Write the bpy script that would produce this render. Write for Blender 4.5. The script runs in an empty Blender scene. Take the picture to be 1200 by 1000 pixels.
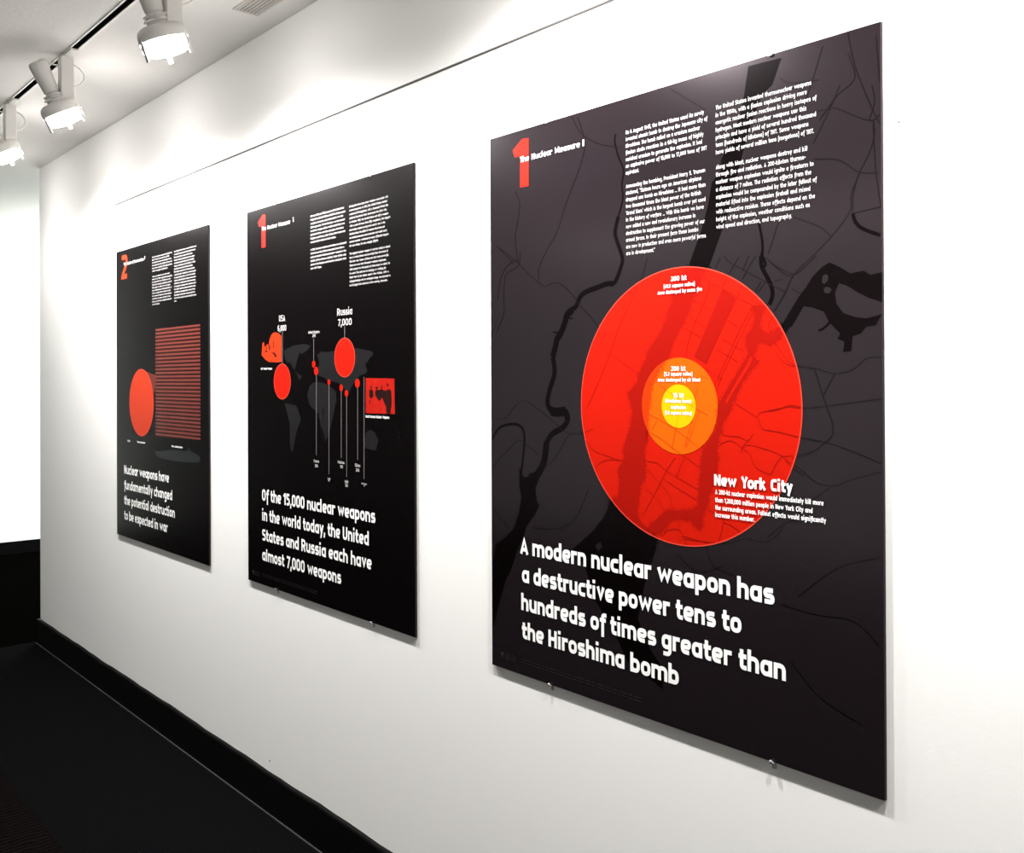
import bpy, bmesh, math, random
from mathutils import Vector, Matrix
from mathutils.geometry import tessellate_polygon

S = bpy.context.scene
COL = S.collection
random.seed(4)

# ------------------------------------------------------------------ camera
EYE = 1.385                      # height of the lens above the floor
CAM_D = 1.4192                   # lens to the front of the posters
cam_data = bpy.data.cameras.new('camera')
cam = bpy.data.objects.new('camera', cam_data)
COL.objects.link(cam)
yaw, pitch, roll = math.radians(49.23), math.radians(.178), math.radians(-.246)
fw = Vector((-math.sin(yaw), math.cos(yaw), 0)); rt = Vector((math.cos(yaw), math.sin(yaw), 0)); up = Vector((0, 0, 1))
fw2 = fw * math.cos(pitch) + up * math.sin(pitch); up2 = up * math.cos(pitch) - fw * math.sin(pitch)
rt3 = rt * math.cos(roll) + up2 * math.sin(roll); up3 = up2 * math.cos(roll) - rt * math.sin(roll)
M = Matrix((rt3, up3, -fw2)).transposed().to_4x4()
M.translation = Vector((0, -CAM_D, EYE))
cam.matrix_world = M
cam_data.sensor_width = 36
cam_data.lens = 1125.5 / 1200 * 36
cam_data.shift_y = -58.6 / 1200
cam_data.clip_start = .02
S.camera = cam

# ------------------------------------------------------------------ world, light, exposure
S.view_settings.view_transform = 'Standard'
S.view_settings.look = 'None'
S.view_settings.gamma = 1
S.view_settings.use_curve_mapping = False
S.view_settings.exposure = 0.0
world = bpy.data.worlds.new('world'); S.world = world
world.use_nodes = True
world.node_tree.nodes['Background'].inputs[0].default_value = (.9, .95, 1, 1)
world.node_tree.nodes['Background'].inputs[1].default_value = .05

LAMP_W = 124.0                    # power of one track lamp
LAMP_COL = (1, .982, .958)

def area(name, loc, rot, size, size_y, power, color):
    d = bpy.data.lights.new(name, 'AREA'); d.shape = 'RECTANGLE'; d.size = size; d.size_y = size_y
    d.energy = power; d.color = color
    o = bpy.data.objects.new(name, d); o.location = loc; o.rotation_euler = rot; COL.objects.link(o); return o
# ceiling fluorescents of the corridor beyond the end of the white wall
area('corridor_light', (-7.2, 1.3, 2.50), (0, 0, 0), 1.2, .6, 110, (.93, 1, .93))
d = bpy.data.lights.new('corridor_fill', 'POINT'); d.energy = 190; d.shadow_soft_size = .15; d.color = (.95, 1, .95)  # unseen point fill added to whiten the corridor ceiling
o = bpy.data.objects.new('corridor_fill', d); o.location = (-7.2, 1.5, 2.05); COL.objects.link(o)
# unseen fill light added behind the camera to brighten the front wall
area('room_fill', (-3.6, -4.2, 2.47), (0, 0, 0), 4.5, .4, 28, (1, .97, .94))

# ------------------------------------------------------------------ materials
def mat(name, col, rough=.5, spec=.5, metal=0, bump=None, noise=None, coat=0, coat_r=.1, emit=None, trans=0, tint=None):
    m = bpy.data.materials.new(name); m.use_nodes = True
    nt = m.node_tree; b = nt.nodes['Principled BSDF']
    b.inputs['Base Color'].default_value = (*col, 1); b.inputs['Roughness'].default_value = rough
    b.inputs['Specular IOR Level'].default_value = spec; b.inputs['Metallic'].default_value = metal
    b.inputs['Coat Weight'].default_value = coat; b.inputs['Coat Roughness'].default_value = coat_r
    b.inputs['Transmission Weight'].default_value = trans
    if emit:
        b.inputs['Emission Color'].default_value = (*emit[0], 1); b.inputs['Emission Strength'].default_value = emit[1]
    if tint: b.inputs['Specular Tint'].default_value = (*tint, 1)
    tc = nt.nodes.new('ShaderNodeTexCoord')
    if noise:
        n = nt.nodes.new('ShaderNodeTexNoise'); n.inputs['Scale'].default_value = noise[0]; n.inputs['Detail'].default_value = 6
        r = nt.nodes.new('ShaderNodeMixRGB'); r.inputs[1].default_value = (*col, 1); r.inputs[2].default_value = (*noise[1], 1)
        nt.links.new(tc.outputs['Object'], n.inputs['Vector']); nt.links.new(n.outputs['Fac'], r.inputs[0])
        nt.links.new(r.outputs[0], b.inputs['Base Color'])
    if bump:
        n = nt.nodes.new('ShaderNodeTexNoise'); n.inputs['Scale'].default_value = bump[0]; n.inputs['Detail'].default_value = 4
        bp = nt.nodes.new('ShaderNodeBump'); bp.inputs['Strength'].default_value = bump[1]; bp.inputs['Distance'].default_value = bump[2]
        nt.links.new(tc.outputs['Object'], n.inputs['Vector']); nt.links.new(n.outputs['Fac'], bp.inputs['Height'])
        nt.links.new(bp.outputs[0], b.inputs['Normal'])
    return m

m_wall = mat('white_wall_paint', (.80, .795, .78), .6, .3, bump=(220, .06, .002), noise=(1.2, (.82, .815, .80)))
m_endwall = mat('corridor_wall_paint', (.80, .82, .80), .6, .3, bump=(220, .06, .002))
m_darkwall = mat('darkened_reflection_paint', (.035, .034, .034), .7, .2, bump=(220, .06, .002))  # dark tone chosen for what the posters mirror
m_ceil = mat('ceiling_paint', (.72, .70, .68), .8, .2, bump=(60, .1, .01), noise=(2, (.74, .72, .70)))
m_base = mat('black_baseboard_vinyl', (.0012, .0012, .0012), .6, .06)
m_carpet = mat('charcoal_carpet', (.0034, .0034, .0037), .95, 0, noise=(160, (.0022, .0022, .0025)), bump=(400, .5, .005))
m_olive = mat('dark_olive_floor', (.0008, .0008, .0006), .9, 0, noise=(40, (.0006, .0006, .0005)))
m_seal = mat('grey_floor_sealant', (.030, .030, .031), .7, .1)
m_black = mat('black_board', (0.0018, 0.0012, 0.0014), 0.22, 0.19, tint=(1, .84, .92))
m_edge = mat('board_edge_charcoal', (.010, .006, .006), .5, .2)
m_land = mat('map_land_ink', (0.008, 0.0056, 0.007), 0.2, 0.55, tint=(1, .84, .92))
m_water = mat('map_water_ink', (0.0014, 0.0007, 0.0008), 0.2, 0.13, tint=(1, .84, .92))
m_road = mat('map_road_ink', (0.003, 0.0019, 0.0024), 0.2, 0.35, tint=(1, .84, .92))
m_white = mat('white_ink', (.86, .86, .85), .45, .3)
m_fade = mat('faded_orange_ink', (.43, .028, .006), .4, .15)
m_wedge = mat('wedge_red_ink', (.10, .014, .009), .35, .25)
m_small = mat('small_print_ink', (.46, .45, .45), .45, .2)
m_grey = mat('grey_line_ink', (0.16, 0.14, 0.145), 0.3, 0.4)
m_dim = mat('dim_credit_ink', (0.02, 0.02, 0.022), 0.3, 0.4)
m_red = mat('orange_red_ink', (0.43, 0.0068, 0.0012), .4, .09)
m_redw = mat('deep_red_ink', (0.27, 0.0034, 0.0008), .4, .09)
m_redr = mat('red_road_ink', (0.27, 0.0034, 0.0008), .4, .09)
m_rim = mat('pale_red_ink', (0.6, 0.05, 0.03), .4, .18)
m_org = mat('orange_ink', (0.6, 0.085, 0.001), .4, .09)
m_orgw = mat('deep_orange_ink', (0.56, 0.03, 0.001), .4, .09)
m_orgr = mat('orange_road_ink', (0.44, 0.04, 0.001), .4, .09)
m_yel = mat('yellow_ink', (0.62, 0.36, 0.001), .4, .09)
m_yelr = mat('dark_yellow_ink', (0.52, 0.27, 0.001), .4, .09)
m_stripe = mat('faded_red_ink', (.13, .024, .018), .3, .25)
m_stripe_bg = mat('maroon_ink', (.020, .003, .0025), .26, .3)
m_cont = mat('continent_ink', (0.009, 0.0085, 0.0095), 0.26, 0.5)
m_photo = mat('red_photo_ink', (.45, .010, .004), .3, .35, noise=(45, (.28, .006, .003)))
m_photo2 = mat('orange_photo_ink', (.55, .045, .005), .3, .35, noise=(70, (.40, .012, .004)))
m_fig = mat('dark_figure_ink', (0.012, 0.0015, 0.001), 0.3, 0.4)
m_sub = mat('slate_ink', (0.009, 0.0095, 0.012), 0.26, 0.5)
m_lampw = mat('white_lamp_enamel', (.78, .76, .73), .35, .5)
m_cable = mat('white_cable_rubber', (.75, .73, .70), .5, .4)
m_chrome = mat('bright_ring_metal', (.85, .84, .82), .2, .5, metal=1)
m_slot = mat('black_track_slot', (.002, .002, .002), .8, 0)
m_bulb = mat('lit_bulb_glass', (.9, .9, .88), .3, .5, emit=((1, .975, .94), 64))
m_vent = mat('grey_vent_metal', (.50, .47, .44), .5, .4)
m_ventd = mat('vent_hollow_shade', (.26, .24, .22), .8, .2)  # flat backing coloured darker for the shade between the slats
m_rail = mat('shaded_grey_rail_metal', (.085, .08, .075), .6, .1)  # grey metal, darkened further to hold the rail's shadow
m_clip = mat('clear_clip_plastic', (.9, .9, .9), .25, .5, trans=.75)
m_clipw = mat('lit_clip_plastic', (.85, .85, .84), .35, .5)  # clip plastic whitened to hold the lamp light on the upper clips
m_pin = mat('pale_pin_metal', (.8, .8, .8), .3, .5, metal=.6)
m_mark = mat('dark_nail_hole', (.12, .10, .09), .8, .2)

def carpet_tile():
    m = mat('patterned_carpet', (.004, .0035, .003), .95, 0, bump=(400, .6, .01))
    nt = m.node_tree; b = nt.nodes['Principled BSDF']; tc = nt.nodes.new('ShaderNodeTexCoord')
    w = nt.nodes.new('ShaderNodeTexWave'); w.inputs['Scale'].default_value = 14; w.inputs['Distortion'].default_value = 5; w.inputs['Detail'].default_value = 3
    w.bands_direction = 'X'
    r = nt.nodes.new('ShaderNodeMixRGB'); r.inputs[1].default_value = (.0016, .0012, .0012, 1); r.inputs[2].default_value = (.0048, .004, .0037, 1)
    nt.links.new(tc.outputs['Object'], w.inputs['Vector']); nt.links.new(w.outputs['Fac'], r.inputs[0]); nt.links.new(r.outputs[0], b.inputs['Base Color'])
    return m
m_tile = carpet_tile()

# ------------------------------------------------------------------ helpers
def link(name, me, m, parent=None, loc=None):
    o = bpy.data.objects.new(name, me); COL.objects.link(o)
    if m: me.materials.append(m)
    if parent: o.parent = parent
    if loc: o.location = loc
    return o
def from_bm(name, bm, m, parent=None, loc=None, smooth=False):
    me = bpy.data.meshes.new(name); bm.normal_update(); bm.to_mesh(me); bm.free()
    if smooth:
        for p in me.polygons: p.use_smooth = True
    return link(name, me, m, parent, loc)
def box_bm(x0, x1, y0, y1, z0, z1, bev=0, bm=None):
    own = bm is None
    bm = bm or bmesh.new()
    r = bmesh.ops.create_cube(bm, size=1)
    for v in r['verts']:
        v.co = Vector((x0 + (v.co.x + .5) * (x1 - x0), y0 + (v.co.y + .5) * (y1 - y0), z0 + (v.co.z + .5) * (z1 - z0)))
    if bev and own:
        bmesh.ops.bevel(bm, geom=list(bm.edges), offset=bev, segments=2, affect='EDGES', profile=.5)
    return bm
def box(name, x0, x1, y0, y1, z0, z1, m, parent=None, bev=0):
    """a box whose origin is at its own base centre"""
    c = Vector(((x0 + x1) / 2, (y0 + y1) / 2, z0))
    bm = box_bm(x0 - c.x, x1 - c.x, y0 - c.y, y1 - c.y, 0, z1 - z0, bev)
    return from_bm(name, bm, m, parent, c)
def struct(name, *a, **k):
    o = box(name, *a, **k); o['kind'] = 'structure'; return o
def thing(name, label, cat, loc, group=None):
    o = bpy.data.objects.new(name, None); o.empty_display_size = .1; COL.objects.link(o); o.location = loc
    o['label'] = label; o['category'] = cat
    if group: o['group'] = group
    return o
def lathe_bm(prof, origin, axis, seg=40, bm=None, cap=False):
    bm = bm or bmesh.new()
    a = Vector(axis).normalized(); u = a.orthogonal().normalized(); v = a.cross(u)
    rings = []
    for s, r in prof:
        c = Vector(origin) + a * s
        rings.append([bm.verts.new(c + (u * math.cos(2 * math.pi * k / seg) + v * math.sin(2 * math.pi * k / seg)) * r) for k in range(seg)])
    for i in range(len(rings) - 1):
        for k in range(seg):
            bm.faces.new((rings[i][k], rings[i][(k + 1) % seg], rings[i + 1][(k + 1) % seg], rings[i + 1][k]))
    if cap:
        bm.faces.new(rings[0][::-1]); bm.faces.new(rings[-1])
    return bm
def tube_bm(pts, r, seg=8, bm=None):
    bm = bm or bmesh.new(); rings = []
    pts = [Vector(p) for p in pts]
    for i, p in enumerate(pts):
        t = (pts[min(i + 1, len(pts) - 1)] - pts[max(i - 1, 0)]).normalized()
        u = t.orthogonal().normalized() if i == 0 else (lu - t * lu.dot(t)).normalized()
        lu = u; v = t.cross(u)
        rings.append([bm.verts.new(p + (u * math.cos(2 * math.pi * k / seg) + v * math.sin(2 * math.pi * k / seg)) * r) for k in range(seg)])
    for i in range(len(rings) - 1):
        for k in range(seg):
            bm.faces.new((rings[i][k], rings[i][(k + 1) % seg], rings[i + 1][(k + 1) % seg], rings[i + 1][k]))
    bm.faces.new(rings[0][::-1]); bm.faces.new(rings[-1])
    return bm
def bez(p0, p1, p2, p3, n=16):
    p0, p1, p2, p3 = map(Vector, (p0, p1, p2, p3)); o = []
    for i in range(n + 1):
        t = i / n; o.append(p0 * (1 - t) ** 3 + p1 * 3 * t * (1 - t) ** 2 + p2 * 3 * t * t * (1 - t) + p3 * t ** 3)
    return o

# ------------------------------------------------------------------ the room
FLOOR, CEIL, WALL = 0.0, 2.515, .0072
XE = -5.483                                     # where the white wall ends
XF = -8.483                                     # corridor end wall
RX, BY, CY = 1.9, -5.2, 4.2                     # right wall, wall behind the camera, corridor depth
struct('wall_back', XE, RX, WALL, WALL + .16, FLOOR, CEIL, m_wall, bev=.004)
struct('wall_corridor', XF - .15, XF, -1.5, CY, FLOOR, CEIL, m_endwall)
struct('wall_added_dark', XF - .15, XF, BY, -1.5, FLOOR, CEIL, m_darkwall)  # unseen wall stretch added dark to dim the poster reflections
struct('wall_right', RX, RX + .15, BY, WALL + .16, FLOOR, CEIL, m_wall)
struct('wall_front', XF, RX, BY - .15, BY, FLOOR, CEIL, m_wall)
struct('wall_far', XF, RX, CY, CY + .15, FLOOR, CEIL, m_endwall)
struct('ceiling', XF - .15, RX + .15, -.634, CY + .15, CEIL, CEIL + .15, m_ceil)
struct('ceiling_soffit', XF - .15, RX + .15, BY - .15, -.634, CEIL - .018, CEIL + .15, m_ceil)
struct('floor', XE - .05, RX + .15, -.57, WALL + .16, FLOOR - .1, FLOOR, m_carpet)
struct('floor_patterned', XE - .05, RX + .15, BY - .15, -.57, FLOOR - .1, FLOOR + .001, m_tile)
struct('floor_corridor', XF - .15, XE - .05, BY - .15, CY + .15, FLOOR - .1, FLOOR, m_olive)
def baseboard(name, x0, x1, face, thick, h):
    """a slightly wavy rubber strip with a rounded lip along the foot of the wall"""
    bm = bmesh.new(); n = 90; rows = []
    for i in range(n + 1):
        x = x0 + (x1 - x0) * i / n
        w = .0012 * math.sin(i * .9) + .0010 * math.sin(i * 2.3 + 1) + .0008 * math.sin(i * .37)
        ht = h + w * 1.2
        pr = [(face, 0), (face - thick, 0), (face - thick, ht - .006), (face - thick + .003, ht - .001), (face - thick + .006, ht), (face, ht)]
        rows.append([bm.verts.new((x - x0, y - face, z)) for y, z in pr])
    for i in range(n):
        for k in range(6):
            bm.faces.new((rows[i][k], rows[i][(k + 1) % 6], rows[i + 1][(k + 1) % 6], rows[i + 1][k]))
    bm.faces.new(rows[0]); bm.faces.new(rows[-1][::-1])
    bmesh.ops.recalc_face_normals(bm, faces=list(bm.faces))
    o = from_bm(name, bm, m_base, None, (x0, face, FLOOR)); o['kind'] = 'structure'; return o
baseboard('baseboard_back', XE - .014, RX, WALL, .013, .128)
struct('baseboard_end', XE - .014, XE, WALL - .013, WALL + .16, FLOOR, .128, m_base)
struct('baseboard_corridor', XF, XF + .012, BY, CY, FLOOR, .098, m_base)
struct('trim_1', XE - .014, RX, WALL - .018, WALL - .013, FLOOR, .0025, m_seal)
# two small dark nail holes left in the wall
wall = bpy.data.objects['wall_back']
for x, z, r in ((-.734, EYE + .3967, .0022), (-2.8565, EYE - 1.2245, .0035)):
    bm = lathe_bm([(0, r), (.0006, r * .8)], (0, 0, 0), (0, -1, 0), 12, cap=True)
    o = from_bm('nail_hole', bm, m_mark, None); o.location = Vector((x, WALL, z)) - wall.location; o.parent = wall

# hanging rail
o = box('hanging_rail', -4.30, RX - .002, WALL - .0035, WALL - .0005, EYE + .7665, EYE + .7705, m_rail)
o['label'] = 'thin grey metal hanging rail running along the white wall above the posters'; o['category'] = 'rail'

# ------------------------------------------------------------------ stroke lettering
# adv | strokes; a stroke is a run of x,y points, corners rounded by default, '!' = sharp corners, 'o' = closed
FONT = {
'a': '5.5|4.1,5.3 4.1,0|o.75,4.55 4.1,4.55 4.1,.75 .75,.75', 'b': '5.5|.75,7.4 .75,0|o.75,4.55 4.1,4.55 4.1,.75 .75,.75',
'c': '4.7|4.1,4.55 .75,4.55 .75,.75 4.1,.75', 'd': '5.5|4.1,7.4 4.1,0|o.75,4.55 4.1,4.55 4.1,.75 .75,.75',
'e': '5.4|1,2.55 4.1,2.55 4.1,4.55 .75,4.55 .75,.75 4.0,.75', 'f': '3.6|3.9,6.55 1.7,6.55 1.7,-2|.1,4.55 3.5,4.55',
'g': '5.5|4.1,5.3 4.1,-1.7 .8,-1.7|o.75,4.55 4.1,4.55 4.1,.75 .75,.75', 'h': '5.5|.75,7.4 .75,0|.75,2 .75,4.55 4.1,4.55 4.1,0',
'i': '2.5|.85,5.3 .85,0|.85,6.2 .85,7.6', 'j': '2.5|.95,5.3 .95,-1.6 -.4,-1.6|.95,6.2 .95,7.6', 'k': '5.2|.75,7.4 .75,0|!.9,2.4 3.9,5.3|!1.9,3.2 4.2,0',
'l': '2.6|.85,7.4 .85,0', 'm': '8.4|.75,5.3 .75,0|.75,2 .75,4.55 3.95,4.55 3.95,0|3.95,2 3.95,4.55 7.1,4.55 7.1,0', 'n': '5.5|.75,5.3 .75,0|.75,2 .75,4.55 4.1,4.55 4.1,0',
'o': '5.4|o.75,4.55 4.1,4.55 4.1,.75 .75,.75', 'p': '5.5|.75,5.3 .75,-2|o.75,4.55 4.1,4.55 4.1,.75 .75,.75', 'q': '5.5|4.1,5.3 4.1,-2|o.75,4.55 4.1,4.55 4.1,.75 .75,.75',
'r': '4|.75,5.3 .75,0|.75,2 .75,4.55 3.5,4.55', 's': '4.9|3.9,4.55 .8,4.55 .8,2.7 3.75,2.7 3.75,.75 .5,.75', 't': '3.9|1.35,6.9 1.35,.75 3.5,.75|0,4.55 3.4,4.55',
'u': '5.5|.75,5.3 .75,.75 4.1,.75 4.1,2|4.1,5.3 4.1,0', 'v': '5|!.7,5.3 2.35,1.1 4,5.3', 'w': '7.6|!.7,5.3 2.2,1.15 3.65,4.1 5.1,1.15 6.6,5.3', 'x': '5|!.6,5.3 4.1,0|!4.1,5.3 .6,0',
'y': '5|!.7,5.3 2.4,.7|!4.1,5.3 1.6,-2', 'z': '4.6|!.5,4.55 3.5,4.55 .8,.75 3.9,.75',
'A': '5.7|!.6,0 2.7,6.15 4.8,0|1.3,1.9 4.1,1.9', 'B': '5.7|o.75,6.25 4,6.25 4,.75 .75,.75|.75,3.6 4,3.6', 'C': '5.2|4.4,6.25 .75,6.25 .75,.75 4.4,.75', 'D': '5.9|.75,7 .75,0|.5,6.25 4.4,6.25 4.4,.75 .5,.75',
'E': '4.9|!4,6.25 .75,6.25 .75,.75 4,.75|.75,3.55 3.7,3.55', 'F': '4.7|!4,6.25 .75,6.25 .75,0|.75,3.4 3.6,3.4', 'G': '5.7|4.4,6.25 .75,6.25 .75,.75 4.4,.75 4.4,3.3 2.7,3.3', 'H': '5.9|.75,7 .75,0|4.4,7 4.4,0|.75,3.5 4.4,3.5',
'I': '2.6|.85,7 .85,0', 'J': '4|2.7,7 2.7,.75 .2,.75', 'K': '5.6|.75,7 .75,0|!.9,3 4.2,7|!1.9,4 4.6,0', 'L': '4.5|!.75,7 .75,.75 3.9,.75', 'M': '7.6|.75,0 .75,7|!.8,6.6 3.4,1.6 6,6.6|6.05,0 6.05,7', 'N': '6|.75,0 .75,7|!.8,6.6 4.4,.4|4.45,0 4.45,7',
'O': '5.8|o.75,6.25 4.3,6.25 4.3,.75 .75,.75', 'P': '5.5|.75,7 .75,0|.5,6.25 4.2,6.25 4.2,2.9 .5,2.9', 'R': '5.7|.75,7 .75,0|.5,6.25 4.2,6.25 4.2,3.2 .5,3.2|!2.6,3.2 4.4,0', 'S': '5.3|4.3,6.25 .8,6.25 .8,3.6 4.1,3.6 4.1,.75 .5,.75',
'T': '4.9|2.35,6.25 2.35,0|.1,6.25 4.6,6.25', 'U': '5.8|.75,7 .75,.75 4.3,.75 4.3,7', 'V': '5.4|!.6,7 2.6,1.1 4.6,7', 'W': '8|!.6,7 2.2,1.1 3.9,5.4 5.6,1.1 7.2,7', 'Y': '5.2|!.5,7 2.5,3.2 4.5,7|2.5,3.4 2.5,0', 'Z': '5|!.5,6.25 4.1,6.25 .8,.75 4.3,.75',
'0': '5.5|o.75,6.25 4.1,6.25 4.1,.75 .75,.75', '1': '3.6|!.3,5 2,6.4|2.2,7 2.2,0', '2': '5.2|.6,6.25 3.9,6.25 3.9,4.2 .9,1|!.8,1 .8,.75 4.3,.75', '3': '5.2|.5,6.25 3.9,6.25 3.9,3.6 1.4,3.6|1.4,3.6 3.9,3.6 3.9,.75 .5,.75',
'4': '5.4|!3.6,0 3.6,6.8 .7,2 4.8,2', '5': '5.2|!4.1,6.25 1,6.25 .9,3.9|.9,3.9 4,3.9 4,.75 .6,.75', '6': '5.5|3.9,6.25 .75,6.25 .75,.75 4.1,.75 4.1,3.8 .75,3.8', '7': '4.9|!.4,6.25 4,6.25 1.6,0', '8': '5.5|o.8,6.25 4,6.25 4,.75 .8,.75|.8,3.6 4,3.6', '9': '5.5|.8,.75 4.1,.75 4.1,6.25 .75,6.25 .75,3.2 4.1,3.2',
'.': '2.2|.8,0 .8,1.5', ',': '2.2|!1.1,1.4 .5,-1.4', '-': '3.6|.4,2.9 3,2.9', '"': '3.4|.8,7.3 .8,5|2.2,7.3 2.2,5', "'": '2|.8,7.3 .8,5', '(': '3|2.4,7.4 .85,7 .85,-1 2.4,-1.4', ')': '3|.3,7.4 1.8,7 1.8,-1 .3,-1.4', ':': '2.2|.8,0 .8,1.5|.8,3.6 .8,5.1', ' ': '3.7|',
}
def fillet(pts, closed, r, n):
    out = []; N = len(pts)
    for i, p in enumerate(pts):
        if not closed and i in (0, N - 1): out.append(p); continue
        a, b = pts[i - 1], pts[(i + 1) % N]
        da, db = a - p, b - p; la, lb = da.length, db.length
        d = min(r, la * .49, lb * .49)
        if d < 1e-6: out.append(p); continue
        s, e = p + da / la * d, p + db / lb * d
        for k in range(n + 1):
            t = k / n; out.append(s * (1 - t) ** 2 + p * 2 * t * (1 - t) + e * t * t)
    return out
class Flat:
    """thin printed shapes in the poster's own plane: x to the right, z down from its top edge, in mm"""
    def __init__(s): s.v = []; s.f = []; s.z = []; s.n = 0
    def lift(s, ramp=0):
        """ink laid down later lies a few microns higher"""
        k = len(s.v) - len(s.z); a = (s.n % 6) * 1.6e-5; s.n += 1
        s.z += [a + ramp * i / max(k, 1) for i in range(k)]
    def poly(s, pts):
        if len(pts) < 3: return
        b = len(s.v); s.v += [(p[0], p[1]) for p in pts]; s.lift()
        for t in tessellate_polygon([[Vector((p[0], p[1], 0)) for p in pts]]): s.f.append(tuple(b + k for k in t))
    def disc(s, c, r, n=128, r2=None):
        b = len(s.v)
        s.v += [(c[0] + r * math.cos(2 * math.pi * k / n), c[1] + r * math.sin(2 * math.pi * k / n)) for k in range(n)]; s.lift()
        if r2 is None: s.f.append(tuple(range(b, b + n))); return
        s.v += [(c[0] + r2 * math.cos(2 * math.pi * k / n), c[1] + r2 * math.sin(2 * math.pi * k / n)) for k in range(n)]; s.lift()
        for k in range(n): s.f.append((b + k, b + (k + 1) % n, b + n + (k + 1) % n, b + n + k))
    def ribbon(s, pts, w, closed=False, w2=None):
        P = []
        for p in pts:
            p = Vector(p[:2])
            if not P or (p - P[-1]).length > 1e-5: P.append(p)
        if closed and (P[0] - P[-1]).length < 1e-5: P.pop()
        N = len(P)
        if N < 2: return
        b = len(s.v)
        for i, p in enumerate(P):
            a = P[i - 1] if (i or closed) else None; c = P[(i + 1) % N] if (i < N - 1 or closed) else None
            d1 = (p - a).normalized() if a is not None else None; d2 = (c - p).normalized() if c is not None else None
            d1 = d1 if d1 is not None else d2; d2 = d2 if d2 is not None else d1
            n1 = Vector((-d1.y, d1.x)); n2 = Vector((-d2.y, d2.x)); n = n1 + n2
            n = n1 if n.length < 1e-4 else n.normalized()
            k = 1 / max(n.dot(n1), .6)
            ww = w if w2 is None else w + (w2 - w) * i / (N - 1)
            s.v += [tuple(p + n * k * ww / 2), tuple(p - n * k * ww / 2)]
        s.lift(1.3e-5)
        for i in range(N if closed else N - 1):
            j = (i + 1) % N
            s.f.append((b + 2 * i, b + 2 * i + 1, b + 2 * j + 1, b + 2 * j))
    def text(s, txt, x, y, cap, end=None, anchor='l', weight=1.5, width=None, seg=5, sx=1.0, space=3.7):
        adv = 0; gl = []
        for ch in txt:
            g = FONT.get(ch) or FONT['o']; q = g.split('|'); gl.append((adv, q[1:])); adv += space if ch == ' ' else float(q[0])
        adv -= .6; u = cap / 7; k = u * sx
        if end is not None: width = end - x
        if width is not None: k = width / adv
        if anchor == 'c': x -= adv * k / 2
        for a, st in gl:
            for t in st:
                if not t: continue
                sharp = t[0] == '!'; closed = t[0] == 'o'
                pts = [Vector(tuple(map(float, w.split(',')))) for w in t.lstrip('!o').split()]
                if not sharp and len(pts) > 2: pts = fillet(pts, closed, 1.75, seg)
                b = len(s.v); n0 = len(s.v)
                s.ribbon(pts, weight, closed)
                for i in range(n0, len(s.v)):
                    px, py = s.v[i]; s.v[i] = (x + (a + px) * k, y - py * u)
    def build(s, name, m, poster, layer):
        W, H = poster['w'], poster['h']
        me = bpy.data.meshes.new(name)
        F = []
        for f in s.f:                                        # every face looks out from the wall
            (x0, y0), (x1, y1), (x2, y2) = (s.v[i] for i in f[:3])
            F.append(f if (x1 - x0) * (y2 - y0) - (y1 - y0) * (x2 - x0) < 0 else f[::-1])
        me.from_pydata([((a / 1000 - W / 2), -z, H - b / 1000) for (a, b), z in zip(s.v, s.z)], [], F)
        me.update()
        o = link(name, me, m, poster['root'], (0, -layer * 1.2e-4, 0)); return o

def clip_poly(pts, c, r, n=96):
    """part of a shape inside a circle"""
    out = [Vector(p[:2]) for p in pts]
    for k in range(n):
        a0, a1 = 2 * math.pi * k / n, 2 * math.pi * (k + 1) / n
        A = Vector((c[0] + r * math.cos(a0), c[1] + r * math.sin(a0))); B = Vector((c[0] + r * math.cos(a1), c[1] + r * math.sin(a1)))
        nrm = Vector((-(B - A).y, (B - A).x))
        src = out; out = []
        for i, p in enumerate(src):
            q = src[(i + 1) % len(src)]
            dp, dq = (p - A).dot(nrm), (q - A).dot(nrm)
            if dp >= 0: out.append(p)
            if (dp >= 0) != (dq >= 0): out.append(p + (q - p) * (dp / (dp - dq)))
        if not out: return []
    return out
def clip_line(pts, c, r):
    """runs of a line inside a circle"""
    c = Vector(c[:2]); runs = []; cur = []
    P = []
    for i in range(len(pts) - 1):
        a, b = Vector(pts[i]), Vector(pts[i + 1]); n = max(1, int((b - a).length / 3))
        P += [a + (b - a) * k / n for k in range(n)]
    P.append(Vector(pts[-1]))
    for p in P:
        if (p - c).length < r: cur.append(p)
        else:
            if len(cur) > 1: runs.append(cur)
            cur = []
    if len(cur) > 1: runs.append(cur)
    return runs
def smooth(pts, n=5):
    P = [Vector(p) for p in pts]
    if len(P) < 3: return P
    out = []
    for i in range(len(P) - 1):
        a = P[max(i - 1, 0)]; b = P[i]; c = P[i + 1]; d = P[min(i + 2, len(P) - 1)]
        for k in range(n):
            t = k / n
            out.append(.5 * ((2 * b) + (c - a) * t + (2 * a - 5 * b + 4 * c - d) * t * t + (3 * b - a - 3 * c + d) * t ** 3))
    out.append(P[-1]); return out

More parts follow.
